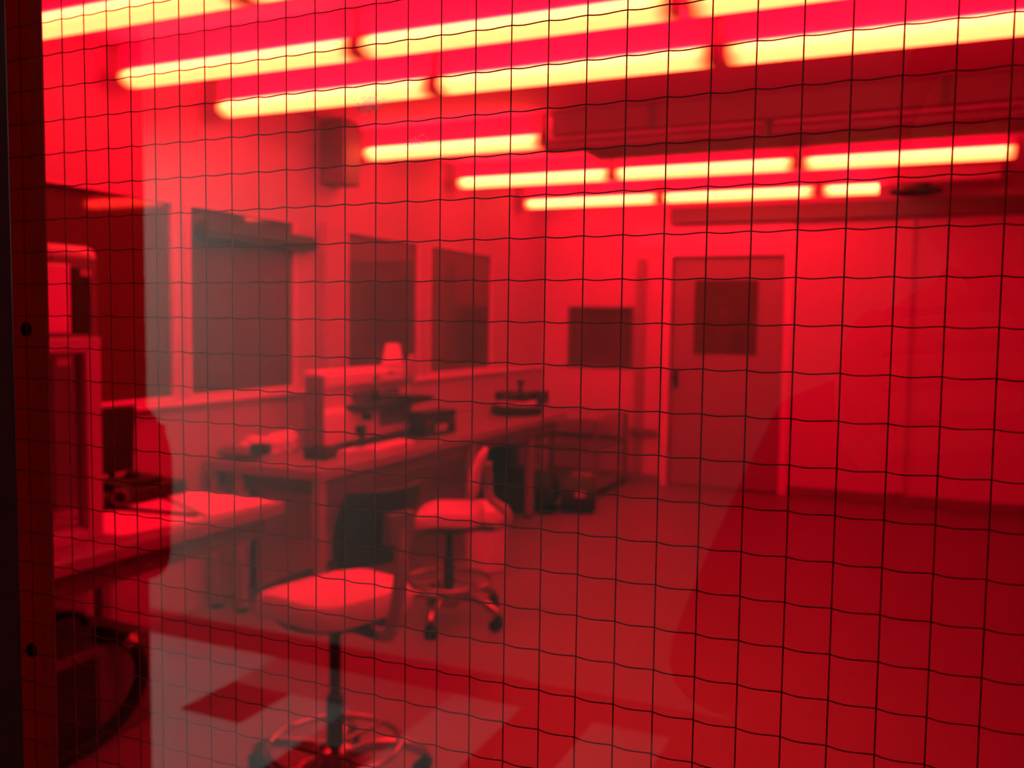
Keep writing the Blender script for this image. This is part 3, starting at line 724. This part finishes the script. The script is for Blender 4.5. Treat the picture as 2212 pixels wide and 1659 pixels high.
# open door leaf at the left of the window
h = holder('door_2', 'dark open door leaf mirrored at the left of the glass', 'door')
MB().box(-1.585, -1.54, -.97, .10, .01, 2.1).build('door_leaf', M['blackframe'], h, smooth=False)
hd = MB().tube(smooth_path([(-1.542, -.955, 1.25), (-1.51, -.955, 1.22), (-1.478, -.955, 1.17), (-1.472, -.955, 1.10), (-1.478, -.955, 1.0), (-1.482, -.955, .93), (-1.50, -.955, .90), (-1.542, -.955, .885)], 4), .014, 10)
hd.build('door_pull', M['black'], h)
MB().box(-1.54, -1.478, -.964, -.946, .91, 1.22).build('pull_plate', M['black'], h, bevel=.004)
# ceiling light panel of the corridor, out of the picture
t = thing('corridor_light', 'white ceiling light panel in the corridor beyond the open door', 'ceiling light', (-3.3, -1.55, HC-.001))
MB().box(-.32, .32, -.32, .32, -.03, 0).build('light_frame', M['white'], t)
MB().box(-.29, .29, -.29, .29, -.036, -.03).build('light_panel', M['hall_panel'], t)

t = thing('corridor_light', 'dim small light panel at the right end of the corridor', 'ceiling light', (1.7, -1.1, HC-.001))  # added fill lamp out of view, brightens the glazing bead
MB().box(-.22, .22, -.22, .22, -.03, 0).build('light_frame', M['white'], t)
MB().box(-.19, .19, -.19, .19, -.036, -.03).build('light_panel', M['hall_dim'], t)

# ------------------------------------------------------------------ the photographer, mirrored as a dark shape
def skin_mesh(name, pts, edges, radii, m, parent, root=0, sub=2):
    me = bpy.data.meshes.new(name); me.from_pydata([Vector(p) for p in pts], edges, []); me.materials.append(m)
    o = bpy.data.objects.new(name, me); COL.objects.link(o); o.parent = parent
    sk = o.modifiers.new('skin', 'SKIN'); sk.use_smooth_shade = True
    if not me.skin_vertices: me.skin_vertices.new()
    for i, r in enumerate(radii):
        me.skin_vertices[0].data[i].radius = r if isinstance(r, tuple) else (r, r)
    me.skin_vertices[0].data[root].use_root = True
    md = o.modifiers.new('subsurf', 'SUBSURF'); md.levels = sub; md.render_levels = sub
    return o
ph = thing('person', 'person in dark clothes holding up a phone to the glass', 'person', (.06, -.36, 0))
hx, hy = .06, -.36
L_ = lambda x, y, z: (x-hx, y-hy, z)
pts = [L_(.0, -.38, .95), L_(.015, -.385, 1.10), L_(.04, -.38, 1.25), L_(.06, -.37, 1.37), L_(.06, -.36, 1.44), L_(.06, -.345, 1.51),
       L_(-.076, -.37, 1.335), L_(-.162, -.30, 1.12), L_(-.018, -.10, 1.325), L_(-.010, -.05, 1.395),
       L_(.23, -.37, 1.345), L_(.31, -.30, 1.12), L_(.20, -.10, 1.34), L_(.15, -.05, 1.40),
       L_(-.03, -.38, .90), L_(-.04, -.37, .48), L_(-.045, -.38, .09), L_(-.05, -.28, .045),
       L_(.15, -.38, .90), L_(.16, -.37, .48), L_(.165, -.38, .09), L_(.17, -.28, .045)]
eds = [(0, 1), (1, 2), (2, 3), (3, 4), (4, 5), (3, 6), (6, 7), (7, 8), (8, 9), (3, 10), (10, 11), (11, 12), (12, 13), (0, 14), (14, 15), (15, 16), (16, 17), (0, 18), (18, 19), (19, 20), (20, 21)]
rad = [(.20, .12), (.19, .12), (.17, .11), (.12, .09), .055, .05, .065, .05, .036, .028, .065, .05, .036, .028, .085, .062, .045, .04, .085, .062, .045, .04]
skin_mesh('body', pts, eds, rad, M['jacket'], ph)
cm = MB()
n_ = 36; rings_ = []
for zz, rx_, ry_, cx_ in ((1.16, .15, .11, .03), (1.10, .17, .12, .025), (1.0, .19, .13, .02), (.86, .205, .14, .01), (.74, .21, .145, .01)):
    rings_.append([cm.bm.verts.new(L_(cx_+rx_*math.cos(2*PI*k/n_)+.006*math.sin(9*2*PI*k/n_), -.39+ry_*math.sin(2*PI*k/n_), zz)) for k in range(n_)])
for i_ in range(len(rings_)-1):
    for k in range(n_): cm.bm.faces.new((rings_[i_][k], rings_[i_][(k+1) % n_], rings_[i_+1][(k+1) % n_], rings_[i_+1][k]))
cm.bm.faces.new(rings_[0]); cm.bm.faces.new(rings_[-1][::-1])
cm.build('coat', M['jacket'], ph)
hb = MB().blob(L_(.06, -.325, 1.60), .075, .095, .115, 3)
hb.blob(L_(.06, -.228, 1.585), .013, .02, .022, 2).blob(L_(.06, -.243, 1.545), .025, .012, .008, 2)
for s in (-1, 1):
    hb.blob(L_(.06+s*.031, -.240, 1.605), .014, .010, .009, 2).blob(L_(.06+s*.077, -.325, 1.59), .012, .022, .033, 2)
hb.build('head', M['skin'], ph)
MB().blob(L_(.06, -.345, 1.635), .086, .10, .10, 3, .03).build('hair', M['hair'], ph)
def hand(sx):
    x0 = -.022 if sx < 0 else .15
    o = MB().blob(L_(x0, -.036, 1.415), .02, .018, .045, 3)
    o.build('palm', M['skin'], ph)
    for i in range(4):
        z = 1.385+.019*i; ln = (.062, .074, .078, .068)[i]
        d_ = 1 if sx < 0 else -1
        pp = [L_(x0, -.036, z), L_(x0+d_*.01, -.012, z+.004), L_(x0+d_*ln*.5, -.004-.004, z+.008), L_(x0+d_*ln, -.024, z+.01)]
        skin_mesh('finger', pp, [(0, 1), (1, 2), (2, 3)], [.009, .009, .008, .007], M['skin'], ph)
    pp = [L_(x0, -.04, 1.44), L_(x0+(.02 if sx < 0 else -.02), -.046, 1.46), L_(x0+(.045 if sx < 0 else -.045), -.04, 1.475)]
    skin_mesh('thumb', pp, [(0, 1), (1, 2)], [.011, .010, .008], M['skin'], ph)
hand(-1); hand(1)
t = thing('phone', 'dark phone held up against the glass by the person', 'phone', (.055, -.022, 1.425))
MB().box(-.072, .072, -.004, .004, -.036, .036).build('phone_body', M['black'], t, bevel=.003)
MB().box(-.068, .068, -.0052, -.004, -.032, .032).build('phone_screen', M['darkglass'], t)
MB().cyl((-.05, .004, .025), (-.05, .006, .025), .006).build('phone_lens', M['darkglass'], t)
